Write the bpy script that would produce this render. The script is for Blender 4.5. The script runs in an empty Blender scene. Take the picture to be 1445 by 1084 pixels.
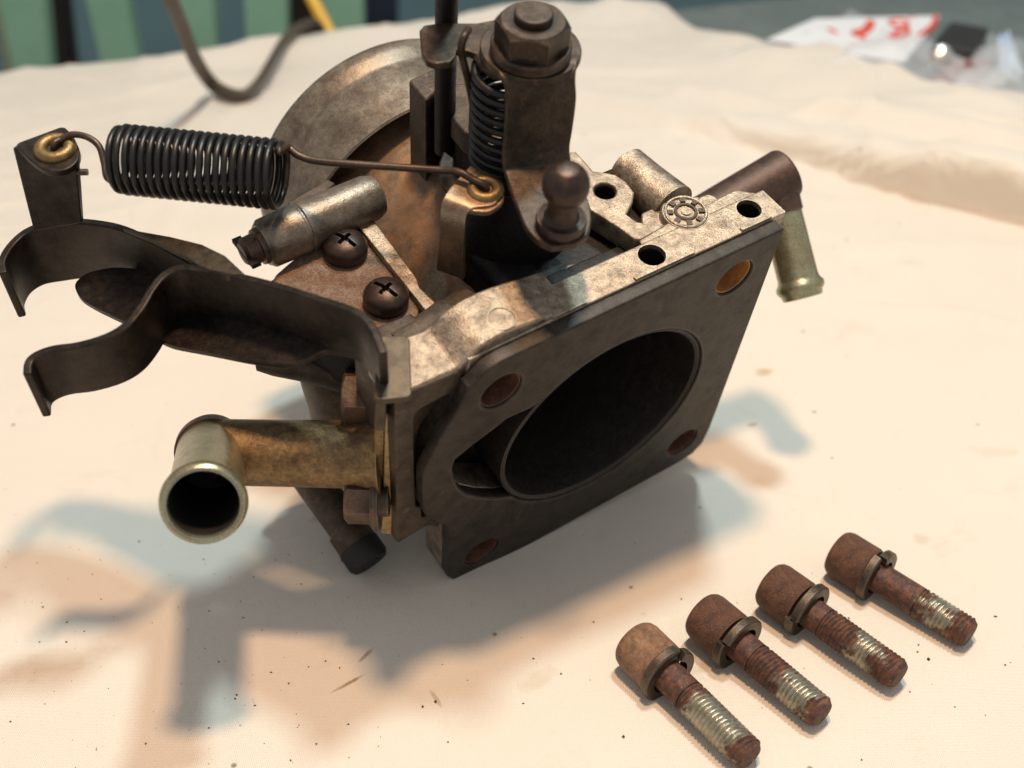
import bpy, bmesh, math, random
from mathutils import Vector as V, Matrix, noise as mnoise
random.seed(7)
S = 0.01                      # the script thinks in centimetres, the scene is in metres
scn = bpy.context.scene
col = scn.collection
R_ = math.radians

# ------------------------------------------------------------------ camera, world, lamps, exposure
PITCH, CAMH, FPX, PCX, PCY = 34.0, 17.515, 1600.0, 722.5, 542.0
cd = bpy.data.cameras.new('camera'); cam = bpy.data.objects.new('camera', cd); col.objects.link(cam)
cam.location = (0, 0, CAMH*S); cam.rotation_euler = (R_(90-PITCH), 0, 0)
cd.sensor_width = 36.0; cd.lens = FPX/1445*36
cd.clip_start = 0.005; cd.clip_end = 60
cd.dof.use_dof = True; cd.dof.focus_distance = 0.222; cd.dof.aperture_fstop = 13.5
scn.camera = cam

w_ = bpy.data.worlds.new('World'); scn.world = w_; w_.use_nodes = True
bg = w_.node_tree.nodes['Background']
bg.inputs[0].default_value = (0.95, 0.96, 0.98, 1); bg.inputs[1].default_value = 0.45

def lamp(name, loc, target, size, power, colr):
    l = bpy.data.lights.new(name, 'AREA'); l.shape = 'DISK'; l.size = size*S; l.energy = power; l.color = colr
    o = bpy.data.objects.new(name, l); col.objects.link(o)
    o.location = V(loc)*S
    o.rotation_euler = (V(target)-V(loc)).to_track_quat('-Z', 'Y').to_euler()
lamp('warm_lamp', (1.2, 16.3, 54), (0, 18, 0), 5.0, 2.10, (1.0, 0.65, 0.39))
lamp('cool_lamp', (13, 33, 80), (0, 18, 0), 8.0, 3.5, (0.74, 0.96, 1.0))

scn.view_settings.view_transform = 'Standard'; scn.view_settings.look = 'None'
scn.view_settings.exposure = 0.20; scn.view_settings.gamma = 1.0
scn.view_settings.use_curve_mapping = False
scn.render.engine = 'CYCLES'
scn.cycles.max_bounces = 8; scn.cycles.diffuse_bounces = 4; scn.cycles.glossy_bounces = 4
scn.cycles.transparent_max_bounces = 12

# ------------------------------------------------------------------ measuring frame
sp, cp = math.sin(R_(PITCH)), math.cos(R_(PITCH))
def c2w(v): return V((v[0], -sp*v[1]+cp*v[2], -cp*v[1]-sp*v[2]))
EYE = V((0, 0, CAMH))
EA = c2w((0.84041118, -0.40261553, 0.36278062)).normalized()     # along the flange
EB = c2w((-0.05908702, 0.59733893, 0.7998093)).normalized()      # down the flange
EC = c2w((-0.53871863, -0.69360431, 0.47822097)).normalized()    # back along the bore
O0 = c2w((1.90435318, 0.73486937, 23.37517786)) + EYE            # centre of the bore mouth
def P(a, b, c): return O0 + EA*a + EB*b + EC*c
def ray(x, y): return c2w(((x-PCX)/FPX, (y-PCY)/FPX, 1.0))
def hit(x, y, n, p0):
    d = ray(x, y); return EYE + d*((p0-EYE).dot(n)/d.dot(n))
def onA(q, a): return hit(q[0], q[1], EA, P(a, 0, 0))
def onB(q, b): return hit(q[0], q[1], EB, P(0, b, 0))
def onC(q, c): return hit(q[0], q[1], EC, P(0, 0, c))
def onZ(q, z=0.0): return hit(q[0], q[1], V((0, 0, 1)), V((0, 0, z)))
def onY(q, y): return hit(q[0], q[1], V((0, 1, 0)), V((0, y, 0)))
def atD(q, D): return EYE + ray(q[0], q[1])*D
def depth(p):
    d = p-EYE; return d.y*cp - d.z*sp
def loc_(p):
    d = p-O0; return V((d.dot(EA), d.dot(EB), d.dot(EC)))

# ------------------------------------------------------------------ materials
def new_mat(name):
    m = bpy.data.materials.new(name); m.use_nodes = True
    nt = m.node_tree; b = nt.nodes['Principled BSDF']
    return m, nt, b
def nd(nt, t, **kw):
    n = nt.nodes.new(t)
    for k, v in kw.items(): setattr(n, k, v)
    return n
def ramp(nt, fac, stops):
    r = nd(nt, 'ShaderNodeValToRGB'); e = r.color_ramp.elements
    while len(e) < len(stops): e.new(0.5)
    for i, (p, c) in enumerate(stops):
        e[i].position = p; e[i].color = (*c, 1) if len(c) == 3 else c
    nt.links.new(fac, r.inputs[0]); return r.outputs[0]
def noise(nt, co, scale, detail=6, rough=0.6, dist=0.0):
    n = nd(nt, 'ShaderNodeTexNoise'); n.inputs['Scale'].default_value = scale*100
    n.inputs['Detail'].default_value = detail; n.inputs['Roughness'].default_value = rough
    n.inputs['Distortion'].default_value = dist
    nt.links.new(co, n.inputs['Vector']); return n.outputs['Fac']
def mixc(nt, fac, a, b):
    m = nd(nt, 'ShaderNodeMix', data_type='RGBA')
    for s, v in ((0, fac), (6, a), (7, b)):
        if hasattr(v, 'links') or hasattr(v, 'is_linked'): nt.links.new(v, m.inputs[s])
        else: m.inputs[s].default_value = v if isinstance(v, float) else (*v, 1)
    return m.outputs[2]
def math_(nt, op, a, b=None):
    m = nd(nt, 'ShaderNodeMath', operation=op)
    for i, v in enumerate((a, b)):
        if v is None: continue
        if isinstance(v, (int, float)): m.inputs[i].default_value = v
        else: nt.links.new(v, m.inputs[i])
    return m.outputs[0]
def metal(name, base, patch, grime, rust=None, rust_amt=0.0, scale=1.0, metallic=0.75, rough=(0.35, 0.6), bump=0.25, bump_scale=9.0, speck=None, spec=0.5, wear=0.6):
    """worn metal: base tone, patches of another tone, grime in larger clouds, optional rust, optional bright specks"""
    m, nt, b = new_mat(name); scale *= 1.5
    co = nd(nt, 'ShaderNodeTexCoord').outputs['Object']
    n1 = noise(nt, co, 1.6*scale, 8, 0.65); n2 = noise(nt, co, 5*scale, 6, 0.7, 0.4); n3 = noise(nt, co, 0.7*scale, 5, 0.55)
    c = mixc(nt, ramp(nt, n2, [(0.36, (0, 0, 0)), (0.72, (1, 1, 1))]), base, patch)
    c = mixc(nt, ramp(nt, n1, [(0.42, (0, 0, 0)), (0.74, (1, 1, 1))]), c, grime)
    n6 = noise(nt, co, 26*scale, 3, .7)
    gm = ramp(nt, n6, [(.30, (.62, .62, .62)), (.70, (1.30, 1.30, 1.30))])
    mm = nd(nt, 'ShaderNodeMix', data_type='RGBA', blend_type='MULTIPLY'); mm.inputs[0].default_value = 1.0
    nt.links.new(c, mm.inputs[6]); nt.links.new(gm, mm.inputs[7]); c = mm.outputs[2]
    met = None
    if rust:
        n4 = noise(nt, co, 1.1*scale, 9, 0.72, 0.6)
        lo = 0.72-0.5*rust_amt
        rf = ramp(nt, n4, [(lo, (0, 0, 0)), (lo+0.12, (1, 1, 1))])
        rc = mixc(nt, n2, rust, tuple(x*0.45 for x in rust))
        c = mixc(nt, rf, c, rc)
        met = math_(nt, 'MULTIPLY', math_(nt, 'SUBTRACT', 1.0, rf), metallic)
    if speck:
        n5 = noise(nt, co, 14*scale, 3, 0.6)
        c = mixc(nt, ramp(nt, n5, [(0.60, (0, 0, 0)), (0.70, (1, 1, 1))]), c, speck)
    if wear:
        bv = nd(nt, 'ShaderNodeBevel'); bv.samples = 4; bv.inputs['Radius'].default_value = .00045
        ge = nd(nt, 'ShaderNodeNewGeometry')
        dt = nd(nt, 'ShaderNodeVectorMath', operation='DOT_PRODUCT')
        nt.links.new(bv.outputs[0], dt.inputs[0]); nt.links.new(ge.outputs['Normal'], dt.inputs[1])
        ew = ramp(nt, math_(nt, 'ADD', math_(nt, 'SUBTRACT', 1.0, dt.outputs['Value']), math_(nt, 'MULTIPLY', math_(nt, 'SUBTRACT', n1, .5), .10)), [(.03, (0, 0, 0)), (.16, (1, 1, 1))])
        c = mixc(nt, math_(nt, 'MULTIPLY', ew, wear), c, tuple(min(.6, x*2.6+.05) for x in base))
    nt.links.new(c, b.inputs['Base Color'])
    if met is not None: nt.links.new(met, b.inputs['Metallic'])
    else: b.inputs['Metallic'].default_value = metallic
    mr = nd(nt, 'ShaderNodeMapRange'); nt.links.new(n2, mr.inputs[0])
    mr.inputs[1].default_value = 0.3; mr.inputs[2].default_value = 0.7
    mr.inputs[3].default_value = rough[0]; mr.inputs[4].default_value = rough[1]
    rr = mr.outputs[0]
    if met is not None:
        rr = math_(nt, 'MAXIMUM', rr, math_(nt, 'MULTIPLY', rf, 0.75))
    nt.links.new(rr, b.inputs['Roughness'])
    b.inputs['Specular IOR Level'].default_value = spec
    bp = nd(nt, 'ShaderNodeBump'); bp.inputs['Strength'].default_value = bump; bp.inputs['Distance'].default_value = 0.0006
    nb = math_(nt, 'ADD', noise(nt, co, bump_scale*scale, 8, 0.65), math_(nt, 'MULTIPLY', n6, .35))
    nt.links.new(nb, bp.inputs['Height']); nt.links.new(bp.outputs[0], b.inputs['Normal'])
    return m
def flat(name, c, rough=0.6, metallic=0.0, c2=None, scale=3.0, bump=0.0):
    m, nt, b = new_mat(name)
    co = nd(nt, 'ShaderNodeTexCoord').outputs['Object']
    n = noise(nt, co, scale, 6)
    c2 = c2 or tuple(x*0.7 for x in c)
    nt.links.new(mixc(nt, ramp(nt, n, [(0.35, (0, 0, 0)), (0.65, (1, 1, 1))]), c, c2), b.inputs['Base Color'])
    b.inputs['Roughness'].default_value = rough; b.inputs['Metallic'].default_value = metallic
    if bump:
        bp = nd(nt, 'ShaderNodeBump'); bp.inputs['Strength'].default_value = bump; bp.inputs['Distance'].default_value = 0.0005
        nt.links.new(noise(nt, co, scale*4, 6), bp.inputs['Height']); nt.links.new(bp.outputs[0], b.inputs['Normal'])
    return m

M = {}
M['face'] = metal('stained_flange_metal', (0.028, 0.022, 0.016), (0.069, 0.054, 0.044), (0.008, 0.006, 0.004), (0.18, 0.095, 0.05), 0.16, 1.0, 0.55, (0.45, 0.62), 0.15)
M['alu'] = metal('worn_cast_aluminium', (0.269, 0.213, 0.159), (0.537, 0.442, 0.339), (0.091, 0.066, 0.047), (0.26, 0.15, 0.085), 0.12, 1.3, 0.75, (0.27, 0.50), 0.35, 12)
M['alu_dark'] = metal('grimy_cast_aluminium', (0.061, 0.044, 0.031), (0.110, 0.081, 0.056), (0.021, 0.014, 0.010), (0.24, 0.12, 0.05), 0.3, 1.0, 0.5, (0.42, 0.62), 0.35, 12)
M['neck'] = metal('brown_stained_casting', (0.243, 0.158, 0.093), (0.223, 0.134, 0.078), (0.099, 0.058, 0.035), (0.34, 0.17, 0.07), 0.45, 1.2, 0.35, (0.48, 0.66), 0.35, 12)
M['horn'] = metal('grey_stained_casting', (0.138, 0.113, 0.087), (0.247, 0.205, 0.154), (0.078, 0.053, 0.035), (0.24, 0.15, 0.09), 0.12, 0.8, 0.55, (0.36, 0.52), 0.15, 10)
M['soot_shade'] = metal('sooty_bore_and_shade', (0.013, 0.010, 0.008), (0.025, 0.019, 0.015), (0.006, 0.005, 0.004), None, 0, 1.0, 0.3, (0.40, 0.6), 0.2)  # sooty tone, also painted in as shade behind the horn edge
M['dark'] = metal('oily_shade_metal', (0.005, 0.004, 0.003), (0.011, 0.008, 0.006), (0.003, 0.001, 0.001), (0.10, 0.05, 0.025), 0.15, 1.0, 0.4, (0.42, 0.65), 0.3)  # near-black that also paints shade into the hollows among the castings
M['steel'] = metal('dark_stamped_steel', (0.022, 0.016, 0.013), (0.053, 0.038, 0.027), (0.008, 0.006, 0.005), (0.15, 0.08, 0.045), 0.10, 0.9, 0.7, (0.36, 0.52), 0.10, 14)
M['lever'] = metal('brown_stamped_steel', (0.043, 0.029, 0.019), (0.099, 0.067, 0.046), (0.016, 0.011, 0.008), (0.20, 0.105, 0.055), 0.22, 1.0, 0.65, (0.34, 0.52), 0.12, 14)
M['tab'] = metal('dull_zinc_steel', (0.068, 0.052, 0.033), (0.097, 0.076, 0.050), (0.032, 0.024, 0.014), (0.24, 0.15, 0.07), 0.1, 1.6, 0.65, (0.40, 0.56), 0.15, 14)
M['spring'] = metal('black_spring_steel', (0.013, 0.013, 0.013), (0.018, 0.017, 0.016), (0.011, 0.010, 0.010), None, 0, 1.0, 0.35, (0.28, 0.4), 0.05)
M['wire'] = metal('brown_wire', (0.062, 0.040, 0.028), (0.096, 0.065, 0.045), (0.031, 0.022, 0.017), None, 0, 1.0, 0.6, (0.35, 0.5), 0.05)
M['brass'] = metal('brass', (0.276, 0.192, 0.078), (0.216, 0.144, 0.060), (0.144, 0.090, 0.042), None, 0, 1.0, 0.75, (0.36, 0.52), 0.2)
M['rust'] = metal('rusty_steel', (0.100, 0.040, 0.023), (0.157, 0.065, 0.030), (0.046, 0.025, 0.019), (0.21, 0.085, 0.033), 0.42, 1.6, 0.25, (0.5, 0.72), 0.6, 14, (0.26, 0.15, 0.085))
M['rust_plate'] = metal('corroded_plate', (0.25, 0.145, 0.095), (0.40, 0.29, 0.205), (0.15, 0.08, 0.055), (0.28, 0.125, 0.06), 0.40, 2.4, 0.25, (0.40, 0.66), 0.9, 9, (0.62, 0.54, 0.44))
M['rust_hole'] = metal('orange_rust', (0.42, 0.17, 0.045), (0.50, 0.23, 0.07), (0.25, 0.09, 0.03), None, 0, 1.2, 0.05, (0.6, 0.8), 0.4)
M['screw'] = metal('dark_plum_screw', (0.045, 0.027, 0.020), (0.076, 0.048, 0.036), (0.022, 0.014, 0.012), None, 0, 1.0, 0.6, (0.34, 0.48), 0.1)
M['bolt_brown'] = metal('brown_hex_bolt', (0.111, 0.067, 0.043), (0.173, 0.107, 0.070), (0.055, 0.032, 0.021), (0.20, 0.09, 0.05), 0.25, 1.4, 0.6, (0.38, 0.55), 0.2)
M['zinc'] = metal('yellow_zinc_pipe', (.36, .33, .20), (.31, .32, .22), (.24, .18, .09), None, 0, 0.7, 0.8, (0.24, 0.38), 0.08)
M['zinc_brown'] = metal('tarnished_zinc_pipe', (0.172, 0.104, 0.045), (0.360, 0.238, 0.111), (0.061, 0.035, 0.020), (0.24, 0.12, 0.045), 0.25, 1.6, 0.6, (0.34, 0.55), 0.3)
M['gold'] = metal('gold_gasket', (0.46, 0.32, 0.12), (0.40, 0.28, 0.11), (0.14, 0.10, 0.05), None, 0, 2.5, 0.5, (0.4, 0.6), 0.3)
M['maroon'] = metal('dark_red_oxide_pipe', (0.061, 0.031, 0.021), (0.094, 0.049, 0.032), (0.031, 0.020, 0.016), None, 0, 1.2, 0.4, (0.40, 0.58), 0.2)
M['adj'] = metal('greasy_brown_casting', (.20, .165, .13), (.26, .22, .175), (.085, .065, .05), (.20, .11, .06), .12, .9, .65, (.28, .45), .2, 12)
M['bare'] = metal('warm_bare_steel', (.27, .18, .115), (.34, .24, .16), (.15, .095, .06), (.26, .13, .06), .15, 1.0, .75, (.32, .46), .1, 14)
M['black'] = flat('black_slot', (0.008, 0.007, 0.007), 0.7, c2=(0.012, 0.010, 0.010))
M['lockwasher'] = metal('grey_brown_washer', (0.084, 0.060, 0.043), (0.141, 0.104, 0.075), (0.042, 0.030, 0.020), (0.17, 0.085, 0.045), 0.2, 1.8, 0.7, (0.35, 0.55), 0.2)

# ------------------------------------------------------------------ mesh building
def cr(pts, n=6):
    """Catmull-Rom through points"""
    pts = [V(p) for p in pts]
    q = [pts[0]*2-pts[1]] + pts + [pts[-1]*2-pts[-2]]
    out = []
    for i in range(1, len(q)-2):
        p0, p1, p2, p3 = q[i-1:i+3]
        for k in range(n):
            t = k/n
            out.append(0.5*((2*p1)+(p2-p0)*t+(2*p0-5*p1+4*p2-p3)*t*t+(3*p1-p0-3*p2+p3)*t**3))
    out.append(pts[-1]); return out
def frame(ax):
    ax = V(ax).normalized(); h = V((0, 0, 1)) if abs(ax.z) < 0.9 else V((1, 0, 0))
    x = ax.cross(h).normalized(); return x, ax.cross(x).normalized(), ax
class MB:
    def __init__(s): s.v = []; s.f = []
    def add(s, v, f):
        o = len(s.v); s.v += [V(p) for p in v]; s.f += [tuple(i+o for i in q) for q in f]; return s
    def tube(s, path, r, seg=14, caps=True):
        path = [V(p) for p in path]; n = len(path)
        rs = r if isinstance(r, (list, tuple)) else [r]*n
        t0 = (path[1]-path[0]).normalized(); x, y, _ = frame(t0); vs = []; pt = t0
        for i, p in enumerate(path):
            t = (path[min(i+1, n-1)]-path[max(i-1, 0)]).normalized()
            q = pt.rotation_difference(t); x = q @ x; y = q @ y; pt = t
            for k in range(seg):
                a = 2*math.pi*k/seg; vs.append(p + (x*math.cos(a)+y*math.sin(a))*rs[i])
        fs = [(i*seg+k, i*seg+(k+1) % seg, (i+1)*seg+(k+1) % seg, (i+1)*seg+k) for i in range(n-1) for k in range(seg)]
        if caps: fs += [tuple(range(seg-1, -1, -1)), tuple((n-1)*seg+k for k in range(seg))]
        return s.add(vs, fs)
    def lathe(s, o, ax, prof, seg=32, close=False, caps=True):
        x, y, z = frame(ax); o = V(o); vs = []; n = len(prof)
        for (t, r) in prof:
            for k in range(seg):
                a = 2*math.pi*k/seg; vs.append(o + z*t + (x*math.cos(a)+y*math.sin(a))*max(r, 1e-4))
        fs = [(i*seg+k, i*seg+(k+1) % seg, (i+1)*seg+(k+1) % seg, (i+1)*seg+k) for i in range(n-1) for k in range(seg)]
        if close: fs += [((n-1)*seg+k, (n-1)*seg+(k+1) % seg, (k+1) % seg, k) for k in range(seg)]
        elif caps:
            fs += [tuple(range(seg-1, -1, -1)), tuple((n-1)*seg+k for k in range(seg))]
        return s.add(vs, fs)
    def prism(s, poly, vec):
        n = len(poly); vec = V(vec)
        vs = [V(p) for p in poly] + [V(p)+vec for p in poly]
        fs = [tuple(range(n)), tuple(range(2*n-1, n-1, -1))] + [(i, i+n, (i+1) % n+n, (i+1) % n) for i in range(n)]
        return s.add(vs, fs)
    def box(s, c, ex, ey, ez):
        c, ex, ey, ez = V(c), V(ex), V(ey), V(ez)
        return s.prism([c-ex-ey-ez, c+ex-ey-ez, c+ex+ey-ez, c-ex+ey-ez], ez*2)
    def ribbon(s, L, Rr, th):
        n = len(L); vs = []
        for i in range(n):
            t = ((L[min(i+1, n-1)]+Rr[min(i+1, n-1)])-(L[max(i-1, 0)]+Rr[max(i-1, 0)])).normalized()
            nr = t.cross((Rr[i]-L[i]).normalized()).normalized()*th/2
            vs += [L[i]+nr, Rr[i]+nr, Rr[i]-nr, L[i]-nr]
        fs = [(i*4+k, i*4+(k+1) % 4, (i+1)*4+(k+1) % 4, (i+1)*4+k) for i in range(n-1) for k in range(4)]
        fs += [(3, 2, 1, 0), tuple((n-1)*4+k for k in range(4))]
        return s.add(vs, fs)
    def mesh(s, name, origin=V((0, 0, 0)), ang=38):
        me = bpy.data.meshes.new(name)
        me.from_pydata([tuple((p-origin)*S) for p in s.v], [], s.f)
        bm = bmesh.new(); bm.from_mesh(me); bmesh.ops.recalc_face_normals(bm, faces=bm.faces)
        bm.to_mesh(me); bm.free()
        me.shade_smooth(); me.set_sharp_from_angle(angle=R_(ang))
        return me
def plate_mesh(o, ex, ey, outer, holes=(), th=0.2, bev=0.03, round_=0.0):
    """a flat sheet with holes and eased edges: outline (x, y) in the frame o, ex, ey; thickness along ex x ey"""
    cu = bpy.data.curves.new('outline', 'CURVE'); cu.dimensions = '2D'; cu.fill_mode = 'BOTH'
    cu.extrude = (th/2-bev)*S; cu.bevel_depth = bev*S; cu.bevel_resolution = 2; cu.offset = -bev*S
    for poly in [outer]+list(holes):
        sp_ = cu.splines.new('POLY'); sp_.points.add(len(poly)-1); sp_.use_cyclic_u = True
        for i, (x, y) in enumerate(poly): sp_.points[i].co = (x*S, y*S, 0, 1)
    ob = bpy.data.objects.new('outline', cu); col.objects.link(ob)
    dg = bpy.context.evaluated_depsgraph_get(); dg.update()
    me = bpy.data.meshes.new_from_object(ob.evaluated_get(dg))
    bpy.data.objects.remove(ob); bpy.data.curves.remove(cu)
    ez = ex.cross(ey)
    mb = MB()
    vs = [V(o)+ex*(v.co.x/S)+ey*(v.co.y/S)+ez*(v.co.z/S+th/2) for v in me.vertices]
    mb.add(vs, [tuple(p.vertices) for p in me.polygons])
    bpy.data.meshes.remove(me)
    return mb
def circ(x, y, r, n=28, a0=0.0, a1=360.0):
    full = abs(a1-a0) >= 360
    return [(x+r*math.cos(R_(a0+(a1-a0)*k/(n if full else n-1))), y+r*math.sin(R_(a0+(a1-a0)*k/(n if full else n-1)))) for k in range(n)]
def rpoly(pts, r, n=4):
    """round the corners of a polygon"""
    out = []; m = len(pts)
    for i in range(m):
        p, a, b = V(pts[i]), V(pts[i-1]), V(pts[(i+1) % m])
        d1, d2 = (a-p), (b-p); rr = min(r, d1.length*.45, d2.length*.45)
        s_, e_ = p+d1.normalized()*rr, p+d2.normalized()*rr
        for k in range(n+1):
            t = k/n; out.append((s_*(1-t)**2+p*2*t*(1-t)+e_*t*t))
    return out
def rp2(pts, r, n=4): return [(p[0], p[1]) for p in rpoly([V((x, y)) for x, y in pts], r, n)]

def empty(name, loc, label=None, cat=None, group=None):
    o = bpy.data.objects.new(name, None); col.objects.link(o); o.location = V(loc)*S; o.empty_display_size = 0.01
    tag(o, label, cat, group); return o
def tag(o, label=None, cat=None, group=None, kind=None):
    for k, v in (('label', label), ('category', cat), ('group', group), ('kind', kind)):
        if v: o[k] = v
    return o
def org(parent):
    p = V((0, 0, 0))
    while parent is not None:
        p += parent.location/S; parent = parent.parent
    return p
def part(name, mb, mat, parent=None, bevel=0.0, ang=38, label=None, sub=0, disp=None):
    base = V((0, 0, 0))
    if parent is None:
        lo = V([min(p[i] for p in mb.v) for i in range(3)]); hi = V([max(p[i] for p in mb.v) for i in range(3)])
        base = V(((lo.x+hi.x)/2, (lo.y+hi.y)/2, lo.z))
        me = mb.mesh(name, base, ang)
    else: me = mb.mesh(name, org(parent), ang)
    o = bpy.data.objects.new(name, me); col.objects.link(o)
    if parent is None: o.location = base*S
    else: o.parent = parent
    if mat: me.materials.append(mat)
    if bevel:
        b = o.modifiers.new('bevel', 'BEVEL'); b.width = bevel*S; b.segments = 2; b.limit_method = 'ANGLE'; b.angle_limit = R_(35)
        b.harden_normals = True
    if sub:
        b = o.modifiers.new('subsurf', 'SUBSURF'); b.levels = b.render_levels = sub
    if label: o['label'] = label
    return o
def carve(o, cutters):
    """cut real holes; the cutters are removed afterwards"""
    tmp = []
    for mb in cutters:
        c = bpy.data.objects.new('cutter', mb.mesh('cutter', org(o))); col.objects.link(c); c.parent = o.parent; tmp.append(c)
        b = o.modifiers.new('cut', 'BOOLEAN'); b.object = c; b.operation = 'DIFFERENCE'; b.solver = 'EXACT'
    bpy.context.view_layer.update()
    dg = bpy.context.evaluated_depsgraph_get()
    me = bpy.data.meshes.new_from_object(o.evaluated_get(dg)); old = o.data
    o.modifiers.clear(); o.data = me; me.name = old.name; bpy.data.meshes.remove(old)
    for c in tmp:
        d = c.data; bpy.data.objects.remove(c); bpy.data.meshes.remove(d)
    me.shade_smooth(); me.set_sharp_from_angle(angle=R_(35))

X_, Y_, Z_ = V((1, 0, 0)), V((0, 1, 0)), V((0, 0, 1))
# ------------------------------------------------------------------ floor, wall, table, cloth
def brick_free(name, c, c2, rough=.7, sc=.2): return flat(name, c, rough, 0, c2, sc)
floor_m = flat('dim_floor', (.13, .115, .12), .8, c2=(.10, .09, .095), scale=.05)
wall_m = flat('teal_wall', (.20, .33, .34), .8, c2=(.17, .28, .30), scale=.05)
skirt_m = flat('grey_skirting', (.42, .40, .40), .7, scale=.05)
fl = part('floor', MB().box((0, 120, -76), X_*400, Y_*260, Z_*1), floor_m); tag(fl, 'dim grey floor seen beyond the table', kind='structure')
wl = part('wall', MB().box((0, 262, 40), X_*400, Y_*6, Z_*114.8), wall_m); tag(wl, 'dim teal wall far behind the green slats', kind='structure')
sk = part('skirting', MB().box((0, 255, -72.4), X_*395, Y_*.9, Z_*2.5), skirt_m); tag(sk, 'pale grey skirting along the teal wall', kind='structure')
# table: one straight back edge, running away to the right
ED0, ED1 = onZ((0, 103), 0), onZ((926, 8), 0)
edir = (ED1-ED0).normalized()
def edge_y(x): return ED0.y + (x-ED0.x)*edir.y/edir.x
tm = metal('grey_green_table', (.155, .175, .165), (.18, .20, .19), (.12, .135, .13), None, 0, .15, .0, (.35, .55), .1, 1.0)
e1, e2 = V((-55, edge_y(-55), 0)), V((75, edge_y(75), 0))
tb_ = empty('table', (0, 25, -75), 'grey green topped table under the canvas cloth, bare at the upper right', 'table')
part('table_top', MB().prism([V((-55, 2, -3.3)), V((75, 2, -3.3)), e2-Z_*3.3, e1-Z_*3.3], Z_*3.0), tm, tb_, .15)
for (x, y) in ((-48, 8), (68, 8), (-48, edge_y(-48)-7), (68, edge_y(68)-7)):
    part('table_leg', MB().box((x, y, -39.2), X_*2.5, Y_*2.5, Z_*35.7), tm, tb_, .2)

def sstep(e0, e1, x):
    t = max(0, min(1, (x-e0)/(e1-e0))); return t*t*(3-2*t)
back_px = [(926, 15), (960, 36), (1040, 60), (1090, 68), (1150, 76), (1200, 92), (1240, 105), (1300, 122), (1445, 142)]
back = [onZ(q, zz) for q, zz in zip(back_px, (.2, .2, .35, .5, .65, .8, .9, 1.0, 1.05))] + [V((40, 33, 0))]
fold_px = [(700, 120), (845, 150), (928, 172), (1011, 193), (1094, 218), (1156, 237), (1219, 258), (1281, 276), (1343, 288), (1385, 298), (1445, 312)]
fold = [onZ(q, .1) for q in fold_px] + [V((36, 25.5, 0))]
def interp(pl, x):
    if x <= pl[0].x: return pl[0].y
    for i in range(len(pl)-1):
        if pl[i].x <= x <= pl[i+1].x:
            t = (x-pl[i].x)/(pl[i+1].x-pl[i].x); return pl[i].y*(1-t)+pl[i+1].y*t
    return pl[-1].y
humps = [(onZ((262, 82), .3), 2.6, 1.1, .62), (onZ((385, 66), .3), 2.2, 1.1, .72), (onZ((520, 45), .3), 3.0, 1.2, .45), (onZ((690, 22), .3), 4.0, 1.4, .6), (onZ((870, 22), .4), 3.0, 1.4, .8), (onZ((300, 110), .2), 4.0, 1.0, .25)]
def cloth_h(x, y):
    near = sstep(27, 34, y)
    h = .030*mnoise.noise(V((x*.35, y*.5, 3.1)))*2 + .012*mnoise.noise(V((x*.9, y*.9, 8.0)))
    h = h*sstep(0, 1, 1) - .02
    for (f1, f2, f3, sd, am_) in ((.10, .16, .07, 21.3, .035), (.21, .13, -.09, 33.1, .028)):
        ck = mnoise.noise(V((x*f1+y*f3, y*f2, sd)))
        h += am_*max(0, 1-abs(ck)*9)**2
    # soft creases running with the weave, stronger away from the carburettor
    far = sstep(24, 36, y) + .6*sstep(9, 14, x)
    h += far*(.07*mnoise.noise(V((x*.10+y*.05, y*.34-x*.10, 1.3))) + .045*mnoise.noise(V((x*.25, y*.8+x*.2, 5.3))))
    for (f1, f2, f3, sd, am_) in ((.06, .20, .05, 9.7, .16), (.11, .30, -.08, 4.4, .12), (.16, .10, .14, 14.2, .10)):
        ck = mnoise.noise(V((x*f1+2, y*f2+x*f3, sd)))
        h += am_*far*max(0, 1-abs(ck)*7)**2
    # doubled layer at the upper right
    d = y-interp(fold, x)
    amp = .40+1.15*sstep(6, 17, x)
    amp *= sstep(-4.5, 1.5, x)
    up = sstep(-.12, .50, d)*amp
    roll = math.exp(-((d-.9)/.9)**2)*amp*.32
    sag = -.35*amp*sstep(1.2, 3.5, d)*(0.6+.8*mnoise.noise(V((x*.14, y*.22, 2.2))))
    h += up+roll+sag
    if d > 0: h += amp*.34*mnoise.noise(V((x*.13+y*.10, y*.42, 7.7)))
    d2 = y-interp(fold, x)-3.2-.1*x
    h += .45*sstep(4, 10, x)*math.exp(-(d2/.8)**2)
    for (c, sx_, sy_, a) in humps:
        u = (x-c.x)*edir.x+(y-c.y)*edir.y; v = -(x-c.x)*edir.y+(y-c.y)*edir.x
        h += a*math.exp(-(u/sx_)**2-(v/sy_)**2)
    return max(h, -.26)
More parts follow.
